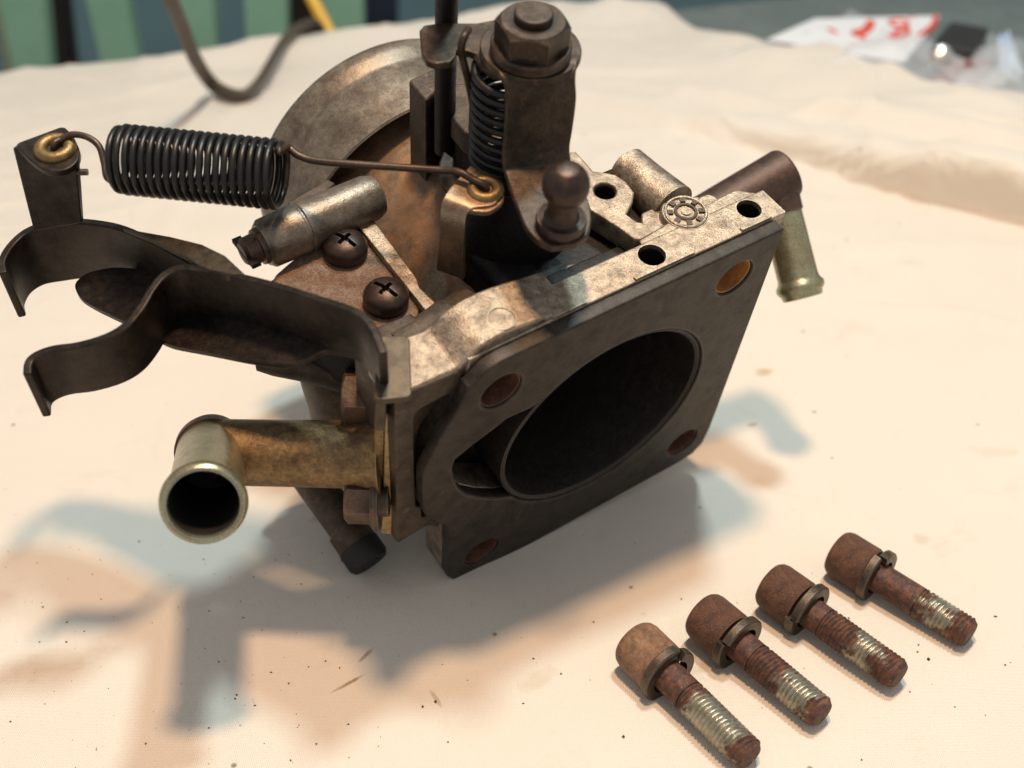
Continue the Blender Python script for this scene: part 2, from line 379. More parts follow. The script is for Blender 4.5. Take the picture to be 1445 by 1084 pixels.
def cloth_mesh():
    mb = MB(); nx, ny, nd = 210, 230, 16
    xs = [-34+74*i/(nx-1) for i in range(nx)]
    rows = []
    for i, x in enumerate(xs):
        kx = sstep(ED1.x-1.7, ED1.x+1.3, x); ye = edge_y(x)*(1-kx)+min(edge_y(x)-.6, interp(back, x))*kx
        colv = []
        for j in range(ny):
            t = j/(ny-1); y = 4+(ye-4)*t
            z = cloth_h(x, y)
            e = sstep(ye-.55, ye, y)*kx
            z = z*(1-e**3)+e**3*(-.27)
            fd_ = y-interp(fold, x); am = (.40+1.15*sstep(6, 17, x))*sstep(-4.5, 1.5, x)
            yo = -am*.62*math.exp(-((fd_-.45)/.40)**2) if j < ny-12 else 0
            colv.append(V((x, y+yo, z)))
        hang = 1.0-sstep(ED1.x-1.1, ED1.x+.1, x)
        z0 = colv[-1].z
        for k in range(1, nd+1):
            t = k/nd
            colv.append(V((x+.1*math.sin(x*.8)*t, ye+hang*(.45*math.sin(min(1, t*3)*1.57)+.5*math.sin(x*.55)*t)+(1-hang)*.02*k, z0-hang*(9*t*t+1.5*t)-(1-hang)*.0)))
        rows.append(colv)
    n = ny+nd
    vs = [p for r in rows for p in r]
    mb.add(vs, [(i*n+j, (i+1)*n+j, (i+1)*n+j+1, i*n+j+1) for i in range(nx-1) for j in range(n-1)])
    return mb
def cloth_mat():
    m, nt, b = new_mat('stained_canvas')
    co = nd(nt, 'ShaderNodeTexCoord').outputs['Object']
    n1 = noise(nt, co, .12, 5, .6); n2 = noise(nt, co, .55, 7, .65, .5); n3 = noise(nt, co, 2.2, 5, .6)
    c = mixc(nt, ramp(nt, n1, [(.35, (0, 0, 0)), (.70, (1, 1, 1))]), (.785, .695, .59), (.81, .725, .625))
    c = mixc(nt, ramp(nt, n2, [(.60, (0, 0, 0)), (.85, (.55, .55, .55))]), c, (.60, .49, .36))
    c = mixc(nt, ramp(nt, n3, [(.68, (0, 0, 0)), (.80, (.35, .35, .35))]), c, (.50, .39, .26))
    # small smudges
    vo = nd(nt, 'ShaderNodeTexVoronoi'); vo.inputs['Scale'].default_value = 32; nt.links.new(co, vo.inputs['Vector'])
    vd = math_(nt, 'ADD', vo.outputs['Distance'], math_(nt, 'MULTIPLY', n3, .22))
    sm = ramp(nt, vd, [(.12, (.8, .8, .8)), (.20, (0, 0, 0))])
    cr_ = ramp(nt, vo.outputs['Color'], [(.80, (0, 0, 0)), (.86, (1, 1, 1))])
    c = mixc(nt, math_(nt, 'MULTIPLY', sm, cr_), c, (.36, .21, .10))
    vo2 = nd(nt, 'ShaderNodeTexVoronoi'); vo2.inputs['Scale'].default_value = 150; nt.links.new(co, vo2.inputs['Vector'])
    sp2 = ramp(nt, vo2.outputs['Distance'], [(.05, (.8, .8, .8)), (.11, (0, 0, 0))])
    cr2 = ramp(nt, vo2.outputs['Color'], [(.76, (0, 0, 0)), (.80, (1, 1, 1))])
    c = mixc(nt, math_(nt, 'MULTIPLY', sp2, cr2), c, (.16, .12, .09))
    base = (cl_org[0], cl_org[1])
    for (q, ang_, ln, wd, colr_, am) in STAINS:
        p = onZ(q); mp = nd(nt, 'ShaderNodeMapping', vector_type='TEXTURE')
        mp.inputs['Location'].default_value = ((p.x-base[0])*S, (p.y-base[1])*S, 0); mp.inputs['Rotation'].default_value = (0, 0, R_(ang_)); mp.inputs['Scale'].default_value = (ln*S, wd*S, 1)
        nt.links.new(co, mp.inputs[0])
        sx_ = nd(nt, 'ShaderNodeSeparateXYZ'); nt.links.new(mp.outputs[0], sx_.inputs[0])
        r2 = math_(nt, 'ADD', math_(nt, 'POWER', math_(nt, 'ABSOLUTE', sx_.outputs[0]), 2), math_(nt, 'POWER', math_(nt, 'ABSOLUTE', sx_.outputs[1]), 2))
        rr = math_(nt, 'ADD', r2, math_(nt, 'MULTIPLY', math_(nt, 'SUBTRACT', n3, .5), 2.6))
        c = mixc(nt, ramp(nt, rr, [(.1, (am, am, am)), (.9, (0, 0, 0))]), c, colr_)
    nt.links.new(c, b.inputs['Base Color'])
    b.inputs['Roughness'].default_value = .95; b.inputs['Specular IOR Level'].default_value = .15
    b.inputs['Sheen Weight'].default_value = .15
    # weave
    wv = nd(nt, 'ShaderNodeTexWave'); wv.inputs['Scale'].default_value = 900; wv.bands_direction = 'X'; wv.inputs['Distortion'].default_value = 1.5; wv.inputs['Detail'].default_value = 2
    wv2 = nd(nt, 'ShaderNodeTexWave'); wv2.inputs['Scale'].default_value = 900; wv2.bands_direction = 'Y'; wv2.inputs['Distortion'].default_value = 1.5; wv2.inputs['Detail'].default_value = 2
    for w in (wv, wv2): nt.links.new(co, w.inputs['Vector'])
    hsum = math_(nt, 'ADD', math_(nt, 'MULTIPLY', wv.outputs['Fac'], wv2.outputs['Fac']), math_(nt, 'MULTIPLY', noise(nt, co, 2.5, 6, .7), 1.6))
    bp = nd(nt, 'ShaderNodeBump'); bp.inputs['Strength'].default_value = .6; bp.inputs['Distance'].default_value = .0004
    nt.links.new(hsum, bp.inputs['Height']); nt.links.new(bp.outputs[0], b.inputs['Normal'])
    return m
STAINS = [((492, 963), 38, .42, .06, (.30, .15, .05), .9), ((518, 922), 55, .30, .06, (.34, .19, .08), .7), ((1075, 525), 10, .35, .22, (.50, .34, .17), .7), ((1062, 600), 20, .18, .1, (.45, .32, .18), .6), ((925, 955), 60, .22, .12, (.55, .42, .26), .6), ((615, 985), -60, .3, .06, (.40, .26, .13), .5),
          ((1000, 940), 20, .5, .2, (.58, .46, .31), .5), ((420, 640), 0, .9, .35, (.55, .45, .33), .5), ((470, 725), 20, .7, .2, (.45, .30, .15), .5), ((1300, 760), 20, .25, .2, (.62, .50, .36), .5), ((1400, 640), 0, .8, .3, (.68, .58, .46), .5), ((760, 960), 30, .6, .25, (.64, .52, .38), .5), ((80, 930), 20, 1.4, .5, (.64, .52, .40), .5), ((330, 690), 5, .8, .3, (.60, .50, .38), .45), ((980, 1010), 60, .25, .12, (.5, .36, .2), .5), ((420, 610), 10, .4, .12, (.42, .33, .24), .5)]
cmb = cloth_mesh(); lo = [min(p[i] for p in cmb.v) for i in range(3)]; hi = [max(p[i] for p in cmb.v) for i in range(3)]
cl_org = ((lo[0]+hi[0])/2, (lo[1]+hi[1])/2)
cl = part('drop_cloth', cmb, cloth_mat(), ang=180)
tag(cl, 'stained cream canvas drop cloth spread over the table and folded at the back', 'cloth')
# dirt crumbs lying on the cloth
mb = MB()
def crumb(x, y, r):
    z = cloth_h(x, y)+r*.3; vs = []
    for d in ((1, 0, 0), (-1, 0, 0), (0, 1, 0), (0, -1, 0), (0, 0, 1), (0, 0, -1)):
        vs.append(V((x, y, z))+V(d)*r*random.uniform(.5, 1.3))
    mb.add(vs, [(0, 2, 4), (2, 1, 4), (1, 3, 4), (3, 0, 4), (2, 0, 5), (1, 2, 5), (3, 1, 5), (0, 3, 5)])
cen = [(random.uniform(-11, 12), random.uniform(12, 24)) for _ in range(14)]
for k in range(300):
    if k < 110: x, y = random.gauss(-5.5, 3), random.gauss(16.5, 2)
    elif k < 230:
        q = random.choice(cen); x, y = random.gauss(q[0], .9), random.gauss(q[1], .7)
    else: x, y = random.uniform(-13, 14), random.uniform(12, 27)
    crumb(x, y, random.choice((.008, .010, .012, .014, .018, .026)))
for q in ((1140, 1000), (300, 735), (700, 640), (615, 990), (596, 997), (838, 878), (1310, 930), (1405, 870), (1195, 765), (880, 1040)):
    p = onZ(q); crumb(p.x, p.y, random.uniform(.025, .045))
cb = part('dirt_crumbs', mb, flat('dark_dirt', (.035, .026, .02), .9, c2=(.09, .05, .03))); tag(cb, 'dark crumbs of dirt scattered on the cloth', kind='stuff')
# ------------------------------------------------------------------ the carburettor body
X_, Y_, Z_ = V((1, 0, 0)), V((0, 1, 0)), V((0, 0, 1))
UP = -EB
carb_base = V((O0.x, O0.y+3, 0))
carb = empty('carburettor', carb_base, 'old grimy metal carburettor throttle body lying on the canvas with its square flange facing forward', 'carburettor')
def ab(q, c=0.0):
    l = loc_(onC(q, c)); return (l.x, l.y)
def ac(q, b): 
    l = loc_(onB(q, b)); return (l.x, l.z)
BOLT_HOLES = [(-2.68, -2.80), (2.69, -2.86), (2.71, 2.92), (-2.84, 2.99)]
outline_px = [(1107, 322), (1058, 346), (980, 385), (938, 407), (825, 458), (761, 485), (698, 515), (671, 531), (662, 549), (646, 582), (625, 615), (610, 646), (598, 670), (597, 690), (598, 713), (603, 731), (622, 740), (634, 745), (632, 815), (642, 820), (700, 795), (960, 652), (978, 640), (992, 625), (1003, 602)]
outline = [ab(q) for q in outline_px]
outline = [(3.70, -3.72), (2.8, -3.72), (1.5, -3.72), (.8, -3.72), (-1.0, -3.72), (-2.0, -3.72), (-2.7, -3.72), (-3.0, -3.66), (-3.2, -3.52), (-3.31, -3.40)] + outline[8:]
# mouth of the bore, joined with the bump and the pocket on its left
mouth = circ(0, 0, 2.5, 44, -130, 150)                       # round the right side, down, to lower left
pocket = [(-2.50, 1.02), (-2.93, 0.64), (-3.30, 0.20), (-3.50, -0.20), (-3.62, -0.67), (-3.66, -1.05), (-3.60, -1.30), (-3.22, -1.50), (-2.70, -1.72), (-2.52, -1.82), (-2.20, -1.80), (-1.95, -1.78)]
mouth = mouth + pocket
mouth_clean = []
for p in mouth:
    if not mouth_clean or math.hypot(p[0]-mouth_clean[-1][0], p[1]-mouth_clean[-1][1]) > 0.03: mouth_clean.append(p)
mouth = mouth_clean
holes = [circ(x, y, .43, 24) for x, y in BOLT_HOLES]
flange = part('flange_plate', plate_mesh(P(0, 0, 0), EA, EB, outline, [mouth]+holes, .30, .045), M['face'], carb)
# layer behind it, with the same pocket, a little wider at the right
rear = [(3.98, -3.76), (3.9, -0.1), (3.62, 0.35), (3.60, 2.9), (3.35, 3.5), (2.86, 3.84), (-2.42, 3.88), (-3.66, 3.50), (-3.72, 1.15), (-4.0, .6), (-4.1, -.9), (-3.6, -2.2), (-3.25, -3.3), (-3.2, -3.72), (-1.0, -3.76)]
bf = part('body_flange', plate_mesh(P(0, 0, .303), EA, EB, rear, [mouth]+holes, .72, .035), M['alu'], carb)
def down_hole(q, b, r, d): return MB().lathe(onB(q, b)-UP*d, UP, [(0, r), (d+1.0, r)], 20)
HT = [((920, 360), .27), ((1057, 295), .25)]
carve(bf, [down_hole(q, -3.76, r, 1.2) for q, r in HT])
for q, r in HT:
    part('threaded_hole', MB().lathe(onB(q, -3.76)-UP*1.1, UP, [(0, .02), (0, r*.96), (1.0, r*.96), (1.0, r*.99), (-.05, r*.99)], 20), M['soot_shade'], bf)
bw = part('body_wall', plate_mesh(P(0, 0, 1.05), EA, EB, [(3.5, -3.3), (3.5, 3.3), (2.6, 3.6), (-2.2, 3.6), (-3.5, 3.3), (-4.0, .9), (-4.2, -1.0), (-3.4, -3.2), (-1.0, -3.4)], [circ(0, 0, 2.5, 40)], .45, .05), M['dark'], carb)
for x, y in BOLT_HOLES:
    part('bolt_hole_sleeve', MB().lathe(P(x, y, .06), EC, [(0, .405), (0, .428), (1.25, .428), (1.25, .02), (1.2, .02), (1.2, .405)], 24, True), M['rust_hole'] if (x > 0 and y < 0) else M['rust'], flange)
part('bore_sleeve', MB().lathe(P(0, 0, .03), EC, [(0, 2.44), (.03, 2.497), (7.2, 2.497), (7.2, 2.36), (.18, 2.36), (.05, 2.38)], 72, True), M['soot_shade'], carb)
part('bore_lip', MB().lathe(P(0, 0, .05), EC, [(0, 2.455), (.05, 2.385), (.16, 2.375), (.16, 2.40), (.06, 2.47)], 72, True), M['alu_dark'], carb)
part('throttle_disc', MB().lathe(P(0, 0, 4.6), (EC+EB*.25).normalized(), [(-.05, 2.3), (.05, 2.3)], 48), M['soot_shade'], carb)
# little step lip where the groove shows in the top edge
for (q0, q1) in (((905, 404), (993, 369)), ((1060, 338), (1104, 320)), ((790, 461), (838, 438))):
    a0 = loc_(onB(q0, -3.79)); a1 = loc_(onB(q1, -3.79))
    part('edge_rib', MB().box(P((a0.x+a1.x)/2, -3.77, .36), EA*(abs(a1.x-a0.x)/2), EB*.04, EC*.045), M['alu'], bf, .015)
# boss over the upper left bolt hole
prof = [(-4.62, -3.56), (-4.2, -3.60), (-3.75, -3.60), (-3.50, -3.58), (-3.32, -3.66), (-3.05, -3.84), (-2.75, -3.95), (-2.35, -3.97), (-1.9, -3.92), (-1.4, -3.83), (-1.0, -3.775)]
pts = cr([V((x, y, 0)) for x, y in prof], 4)
poly = [P(p.x, p.y, .34) for p in pts] + [P(-1.0, -3.2, .34), (P(-3.1, -2.9, .34)), P(-4.62, -3.0, .34)]
boss = part('bolt_boss', MB().prism(poly, EC*1.05), M['alu'], carb, .07, 50)
part('casting_ring', MB().tube([onB((708, 448), -4.0)+EA*(.25*math.cos(t))+EC*(.25*math.sin(t))+EB*(.02+.03*abs(math.cos(t))) for t in [k*math.pi/16 for k in range(33)]], .022, 6, False), M['alu'], boss)
# water housing: frame and its floor, on the left
fo = [(-4.66, -3.60), (-3.34, -3.52), (-3.34, -3.02), (-4.18, -2.97), (-4.28, -2.85), (-4.3, -1.7), (-4.28, .25), (-4.16, .35), (-4.15, .80), (-3.76, .92), (-3.74, 1.56), (-4.05, 1.22), (-4.74, 1.34)]
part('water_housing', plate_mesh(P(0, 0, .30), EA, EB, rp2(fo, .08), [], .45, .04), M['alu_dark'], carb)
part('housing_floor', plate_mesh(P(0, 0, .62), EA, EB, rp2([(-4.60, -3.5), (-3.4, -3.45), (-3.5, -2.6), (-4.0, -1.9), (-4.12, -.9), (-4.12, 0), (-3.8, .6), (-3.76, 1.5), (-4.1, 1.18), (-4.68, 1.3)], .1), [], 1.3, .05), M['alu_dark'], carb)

# ---- neck and air horn
part('body_barrel', MB().lathe(P(0, 0, 1.2), EC, [(0, 2.95), (1.0, 2.9), (1.3, 2.78), (5.6, 2.78), (6.9, 2.8), (6.9, 2.55), (0, 2.55)], 72, True), M['neck'], carb)
hc = (-.30, -.25)
part('air_horn', MB().lathe(P(hc[0], hc[1], 6.85), EC, [(.9, 2.9), (.02, 3.02), (0, 3.06), (.04, 3.10), (.7, 3.13), (1.28, 3.16), (1.42, 3.12), (1.52, 3.14), (1.70, 3.23), (1.92, 3.25), (2.10, 3.18), (2.2, 3.05), (2.22, 2.92), (2.0, 2.85)], 96, True), M['horn'], carb)
part('horn_gap_shade', MB().lathe(P(hc[0], hc[1], 7.5), EC, [(0, 2.6), (.1, 3.0)], 64), M['soot_shade'], carb)  # dark disc added as the shade in the horn's front gap
# blocks cast on top of the neck, toned dark to paint in their shade
def block(q, b, h, mat, name='cast_block', bev=.06):
    top = [onB(p, b) for p in q]
    return part(name, MB().prism(top, EB*h), mat, carb, bev)
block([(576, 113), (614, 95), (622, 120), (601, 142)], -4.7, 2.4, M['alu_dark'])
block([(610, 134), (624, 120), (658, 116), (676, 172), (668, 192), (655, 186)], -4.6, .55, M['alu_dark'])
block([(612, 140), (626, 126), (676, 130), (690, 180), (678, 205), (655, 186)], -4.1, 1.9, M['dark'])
# dark web between barrel and throttle shaft, with masses blackened as painted shade
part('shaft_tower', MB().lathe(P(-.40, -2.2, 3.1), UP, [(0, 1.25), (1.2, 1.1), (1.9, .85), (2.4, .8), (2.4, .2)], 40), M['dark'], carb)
part('linkage_shade_mass', MB().box(P(-.75, -2.5, 2.6), EA*.85, EB*.7, EC*1.2), M['dark'], carb, .35)
part('linkage_shade_mass', MB().box(P(1.0, -2.6, 2.4), EA*1.9, EB*.6, EC*1.1), M['dark'], carb, .15)
# pale casting seen in the gap behind the top edge
part('inner_ledge', MB().prism([onB(q, -3.35) for q in [(766, 408), (800, 372), (838, 366), (846, 384), (800, 410)]], EB*.5), M['alu'], carb, .06)
part('rim_pad', MB().prism([P(x, -3.752, z) for x, z in ((1.0, 1.0), (3.86, 1.0), (3.52, 1.30), (2.9, 1.26), (1.6, 1.22), (1.05, 1.25))], EB*.7), M['alu'], carb, .04)

# ---- right side: lug with a hole, tube, emblem boss, lump
lug = [(834, 296), (858, 311), (882, 327), (895, 337), (905, 338), (940, 317), (914, 316), (899, 312), (884, 302), (893, 285), (895, 271), (884, 256), (869, 246), (854, 243), (837, 241), (828, 230), (812, 213), (795, 215), (780, 245), (800, 275)]
h0 = loc_(onB((854, 269), -3.78))
lo2 = [ac(q, -3.78) for q in lug]
part('lug_plate', plate_mesh(P(0, -3.78, 0)+EB*.5, EA, EC, lo2, [circ(h0.x, h0.z, .22, 20)], .5, .04), M['alu'], carb)
part('lug_hole_liner', MB().lathe(P(h0.x, -3.70, h0.z), EB, [(0, .212), (.8, .212), (.8, .02), (.82, .02), (.82, .222), (0, .222)], 20, True), M['soot_shade'], carb)
part('lug_web', MB().prism([onB(q, -3.62) for q in [(905, 330), (925, 338), (1010, 298), (985, 276), (940, 285), (905, 300)]], EB*1.6), M['alu'], carb, .05)
ta, tb = onB((884, 236), -3.45), onB((948, 294), -3.45)
td = (tb-ta).normalized(); tl = (tb-ta).length
part('side_tube', MB().lathe(ta, td, [(-.06, .02), (-.06, .36), (0, .44), (tl*.4, .46), (tl*.8, .50), (tl, .52), (tl+.05, .3)], 32), M['alu'], carb)
em = onB((968, 298), -3.80)
part('emblem_boss', MB().lathe(em+EB*.5, UP, [(0, .50), (.42, .49), (.47, .45), (.47, .02)], 40), M['alu'], carb)
emb = carb.children[-1]
def ring3(r, t, h=.03, a0=0, a1=360): 
    n = max(6, int(abs(a1-a0)/12))
    return MB().tube([em+EA*(r*math.cos(R_(a0+(a1-a0)*k/n)))+EC*(r*math.sin(R_(a0+(a1-a0)*k/n)))+UP*(h-.05) for k in range(n+1)], t, 8, abs(a1-a0) < 360)
part('emblem_ring', ring3(.40, .035), M['alu'], emb)
part('emblem_ring', ring3(.20, .035), M['alu_dark'], emb)
part('emblem_centre', MB().lathe(em-UP*.06, UP, [(0, .10), (.06, .09), (.07, .02)], 20), M['alu'], emb)
for k in range(8):
    a = R_(45*k+20); p = em+(EA*math.cos(a)+EC*math.sin(a))*.31-UP*.015
    part('emblem_tooth', MB().box(p, (EA*math.cos(a)+EC*math.sin(a))*.055, (EC*math.cos(a)-EA*math.sin(a))*.05, UP*.03), M['alu_dark'], emb)
part('flange_lump', MB().prism([onB(q, -3.72) for q in [(975, 290), (985, 277), (997, 271), (1010, 275), (1020, 284), (1000, 296)]], EB*.7), M['alu'], carb, .08)
# ---- right: red oxide arm with hose nipple
A0, A1 = P(3.3, -2.92, 1.75), P(5.38, -3.10, 1.62)
KB = 1.09
A0, A1 = EYE+(A0-EYE)*KB-EA*2.2+EB*.9, EYE+(A1-EYE)*KB
arm = part('pipe_arm', MB().tube(cr([A0, A0.lerp(A1, .5), A1], 8), .60, 28), M['maroon'], carb, .09)
n0 = A1 - EA*.36 + EB*.15
tipc = atD((1133, 420), depth(n0)+.1)
nd_ = (tipc-n0).normalized(); nl = (tipc-n0).length
part('hose_nipple', MB().lathe(n0, nd_, [(-.1, .45), (.9, .455), (nl-.48, .46), (nl-.39, .48), (nl-.30, .545), (nl-.20, .545), (nl-.10, .47), (nl, .45), (nl+.02, .39), (nl-.6, .37), (nl-.6, .02)], 40), M['zinc'], carb)
part('nipple_collar', MB().lathe(n0, nd_, [(-.2, .46), (.2, .50), (.72, .49), (.74, .46)], 40), M['maroon'], carb)

# ---- left: gold gasket plate, elbow pipe, hex bolts
m_ = -X_
gy = (onC((548, 760), .55)-onC((556, 570), .55)).normalized(); gx = (m_-gy*m_.dot(gy)).normalized(); gz = gx.cross(gy).normalized(); gy = gz.cross(gx).normalized()
g0 = onC((549, 665), .55)
if gz.dot(EC) < 0: gz = -gz
hl = 2.28
part('gold_gasket', MB().box(g0+gz*.6, gx*.10, gy*hl, gz*.6), M['gold'], carb, .03)
part('gasket', MB().box(g0+gz*.65-gx*.14, gx*.03, gy*2.15, gz*.6), M['black'], carb)
part('pipe_flange', MB().box(g0+gz*.82+gx*.20+gy*.42, gx*.10, gy*1.85, gz*.7), M['zinc_brown'], carb, .04)
e0 = atD((541, 642), depth(g0)+.55); e1 = atD((298, 638), depth(g0)+.75)
part('elbow_pipe', MB().tube([e0-X_*.0, e0.lerp(e1, .06), e0.lerp(e1, .14), e0.lerp(e1, .5), e1], [.80, .72, .66, .645, .64], 40), M['zinc_brown'], carb)
r1 = atD((287, 713), depth(e1)-2.9)
ed = (r1-e1).normalized(); el = (r1-e1).length
noz = part('pipe_nozzle', MB().lathe(e1, ed, [(-.62, .30), (-.5, .52), (-.3, .61), (0, .645), (el-.5, .625), (el-.38, .64), (el-.26, .71), (el-.14, .735), (el-.04, .71), (el, .66), (el-.01, .60), (el-.1, .58)], 48, caps=False), M['zinc'], carb)
part('nozzle_shade', MB().lathe(e1, ed, [(el-.1, .581), (.5, .57), (.4, .05)], 48, caps=False), M['black'], noz)  # black inner wall paints in the shade inside the nozzle
part('elbow_cap', MB().lathe(e1, ed, [(-.66, .02), (-.66, .44), (-.52, .62), (-.2, .69), (.05, .69)], 40), M['maroon'], carb)
def hexhead(p, ax, af, h, mat, parent, name='hex_head', rot=0.0, cham=.12):
    x, y, z = frame(ax); ap = af/2; n = 48; rings = [[], [], [], []]
    for i in range(n):
        a = 2*math.pi*i/n; u = ((a % (math.pi/3))-math.pi/6); rh = ap/math.cos(u)
        d = x*math.cos(a+rot)+y*math.sin(a+rot)
        for r_, t_, g in ((rh, 0, 0), (rh, h-.02-(rh-ap*.97)*.62, 1), (ap*.95, h, 2), (.01, h, 3)): rings[g].append(V(p)+z*t_+d*r_)
    vs = rings[0]+rings[1]+rings[2]+rings[3]
    fs = [(g*n+i, g*n+(i+1) % n, (g+1)*n+(i+1) % n, (g+1)*n+i) for g in range(3) for i in range(n)]+[tuple(range(n-1, -1, -1))]
    return part(name, MB().add(vs, fs), mat, parent, 0, 24)
for (q, rot, dz) in (((551, 560), .25, .45), ((553, 707), .1, .55)):
    p = atD(q, depth(g0)+dz)
    fb = part('flange_bolt', MB().lathe(p, m_, [(.05, .3), (.22, .3), (.22, .55), (.30, .58), (.36, .55), (.36, .2)], 30), M['lockwasher'], carb)
    hexhead(p+m_*.36, (m_+Z_*.04).normalized(), 1.0 if q[1] < 600 else .78, .52, M['bolt_brown'], fb, 'hex_head', rot)

# ---- cable bracket: web, two arms, folded tab, spring post
def bx(x): return -2.95-1.70*max(0, min(1, (x-38)/502))
BW = 1.30
a1px = [(38, 528), (40, 510), (52, 499), (75, 491), (110, 486), (150, 474), (178, 457), (199, 432), (214, 407), (232, 386), (258, 376), (300, 381), (350, 392), (400, 405), (450, 421), (488, 433), (512, 445), (526, 462), (534, 480), (541, 498)]
def strip(pxs, wd, n=4, dp=0):
    L = cr([onB(q, bx(q[0])+dp) for q in pxs], n); return L, [p+EB*wd for p in L]
L, Rr = strip(a1px, BW)
part('cable_arm', MB().ribbon(L, Rr, .155), M['steel'], carb, .04)
a2px = [(4, 385), (2, 368), (14, 346), (36, 326), (64, 315), (100, 311), (140, 314), (175, 322), (215, 340), (255, 362), (280, 376)]
L, Rr = strip(a2px, BW, dp=.22); Rr = [p+EB*(BW+.30*sstep(.15, .42, i/(len(L)-1))+.40*sstep(.5, 1.0, i/(len(L)-1))) for i, p in enumerate(L)]
part('cable_arm', MB().ribbon(L, Rr, .155), M['steel'], carb, .04)
web = [(103, 400), (112, 420), (135, 434), (175, 453), (240, 487), (300, 498), (349, 508), (390, 514), (420, 513), (440, 504), (458, 493), (500, 500), (525, 508), (515, 492), (440, 452), (345, 418), (220, 380), (160, 376), (122, 384)]
part('bracket_web', MB().prism(rpoly([onB(q, bx(q[0])+BW-.05) for q in web], .22), EB*.14), M['steel'], carb, .04)
part('arm_lip', MB().prism([onB(q, bx(q[0])) for q in [(172, 321), (240, 333), (285, 344), (318, 360), (346, 386), (322, 392), (292, 382), (260, 362), (215, 339)]], EB*.13), M['tab'], carb, .04)
tabtop = rpoly([onB(q, -3.80) for q in [(533, 474), (578, 473), (581, 560), (527, 566)]], .12)
part('folded_tab', MB().prism(tabtop, EB*.14), M['tab'], carb, .03)
lq = [onB((529, 564), -3.74), onB((546, 563), -3.74)]
part('tab_leg', MB().box((lq[0]+lq[1])/2+EB*.42+gz*.5+gx*.02, gx*.085, gy*.50, gz*.5), M['tab'], carb, .03)
# spring post
pL, pR = onB((49, 324), -2.88), onB((117, 312), -3.10)
PT = -4.55
tL, tR = onB((21, 206), PT+.10), onB((110, 232), PT+.10)
fr = cr([pL, pL.lerp(tL, .5), tL], 4); fr2 = cr([pR, pR.lerp(tR, .5), tR], 4)
part('spring_post', MB().ribbon(fr, fr2, .15), M['steel'], carb, .03)
ptop = [(20, 203), (90, 177), (104, 192), (113, 212), (111, 226), (98, 238), (76, 243), (58, 238), (40, 224)]
part('post_top', MB().prism(rpoly([onB(q, PT) for q in ptop], .12), EB*.15), M['steel'], carb, .03)
def torus(c, ax, R, r, n=28, m=12, a0=0, a1=360):
    x, y, z = frame(ax); mb = MB()
    prof = [(r*math.sin(2*math.pi*k/m), R+r*math.cos(2*math.pi*k/m)) for k in range(m)]
    return mb.lathe(c, ax, prof, n, True)
gr0 = onB((78, 210), PT-.02)
gm = part('brass_grommet', torus(gr0, UP, .26, .12), M['brass'], carb)
part('grommet_hole', MB().lathe(gr0-UP*.05, UP, [(0, .14), (.06, .14)], 16), M['black'], gm)

# ---- throttle return bracket with grommet (front of the linkage)
gr1 = onB((685, 268), -4.80)
bl = cr([onB((664, 236), -4.75), onB((640, 262), -4.75), onB((627, 280), -4.74), onB((623, 293), -4.64), onB((621, 310), -4.45), onB((620, 340), -3.9), onB((617, 378), -3.1)], 4)
br = cr([onB((706, 262), -4.75), onB((700, 290), -4.75), onB((670, 296), -4.74), onB((660, 303), -4.62), onB((657, 320), -4.40), onB((656, 350), -3.9), onB((656, 392), -3.1)], 4)
part('return_bracket', MB().ribbon(bl, br, .13), M['bare'], carb, .03)
part('bracket_tongue', MB().prism(rpoly([onB(q, -4.76) for q in [(640, 268), (664, 234), (690, 242), (712, 268), (711, 286), (690, 300), (655, 296)]], .15), EB*.12), M['bare'], carb, .03)
gm = part('brass_grommet', torus(gr1, UP, .23, .115), M['brass'], carb)
part('grommet_hole', MB().lathe(gr1-UP*.05, UP, [(0, .14), (.06, .14)], 16), M['black'], gm)
part('relay_lever', MB().ribbon(cr([onB((626, 216), -4.3), onB((620, 235), -4.3), onB((622, 258), -4.3), onB((634, 280), -4.3)], 4), cr([onB((640, 226), -4.3), onB((640, 244), -4.3), onB((646, 262), -4.3), onB((655, 272), -4.3)], 4), .12), M['lever'], carb, .03)

# ---- return spring between the two grommets
D0, D1 = depth(gr0), depth(gr1)
def dz(x): return D0+(D1-D0)*(x-78)/(685-78)
sA, sB = atD((163, 224), dz(162)), atD((397, 247), dz(402))
ax = (sB-sA).normalized(); x, y, _ = frame(ax); Ls = (sB-sA).length
N = 20.5; K = int(N*28); path = []; ph0 = math.atan2(EB.dot(y), EB.dot(x))
for k in range(K+1):
    t = k/K; a = ph0+2*math.pi*N*t
    rr = .585*(0.90+.10*min(1, t*N/1.2))*(1.0 if t < .97 else 1.0-.06*(t-.97)/.03)
    path.append(sA+ax*(Ls*t)+(x*math.cos(a)+y*math.sin(a))*rr)
spr = part('return_spring', MB().tube(path, .064, 8), M['spring'], carb, ang=80)
hookA = [path[9], path[6], path[3], path[0]+ax*-.03, atD((152, 252), dz(150)), atD((147, 230), dz(148)), atD((140, 207), dz(140)), atD((124, 194), dz(124)), atD((103, 190), dz(103)), atD((86, 197), dz(86)), gr0+UP*.1, gr0-UP*.15, gr0-UP*.45+EA*.1]
part('spring_hook', MB().tube(cr(hookA, 6), .062, 10), M['wire'], spr, ang=80)
part('spring_tail', MB().tube(cr([gr0-UP*.40+EA*.1, atD((108, 242), D0+.1), atD((124, 243), D0+.1)], 5), .062, 10), M['wire'], spr, ang=80)
hookB = [path[-13], path[-9], path[-5], path[-1]+ax*.03, atD((406, 208), dz(402)), atD((420, 219), dz(420)), atD((445, 227), dz(445)), atD((500, 232), dz(500)), atD((560, 236), dz(560)), atD((620, 240), dz(620)), atD((648, 243), dz(648)-.1), atD((668, 254), dz(668)-.1), gr1+UP*.08, gr1-UP*.2]
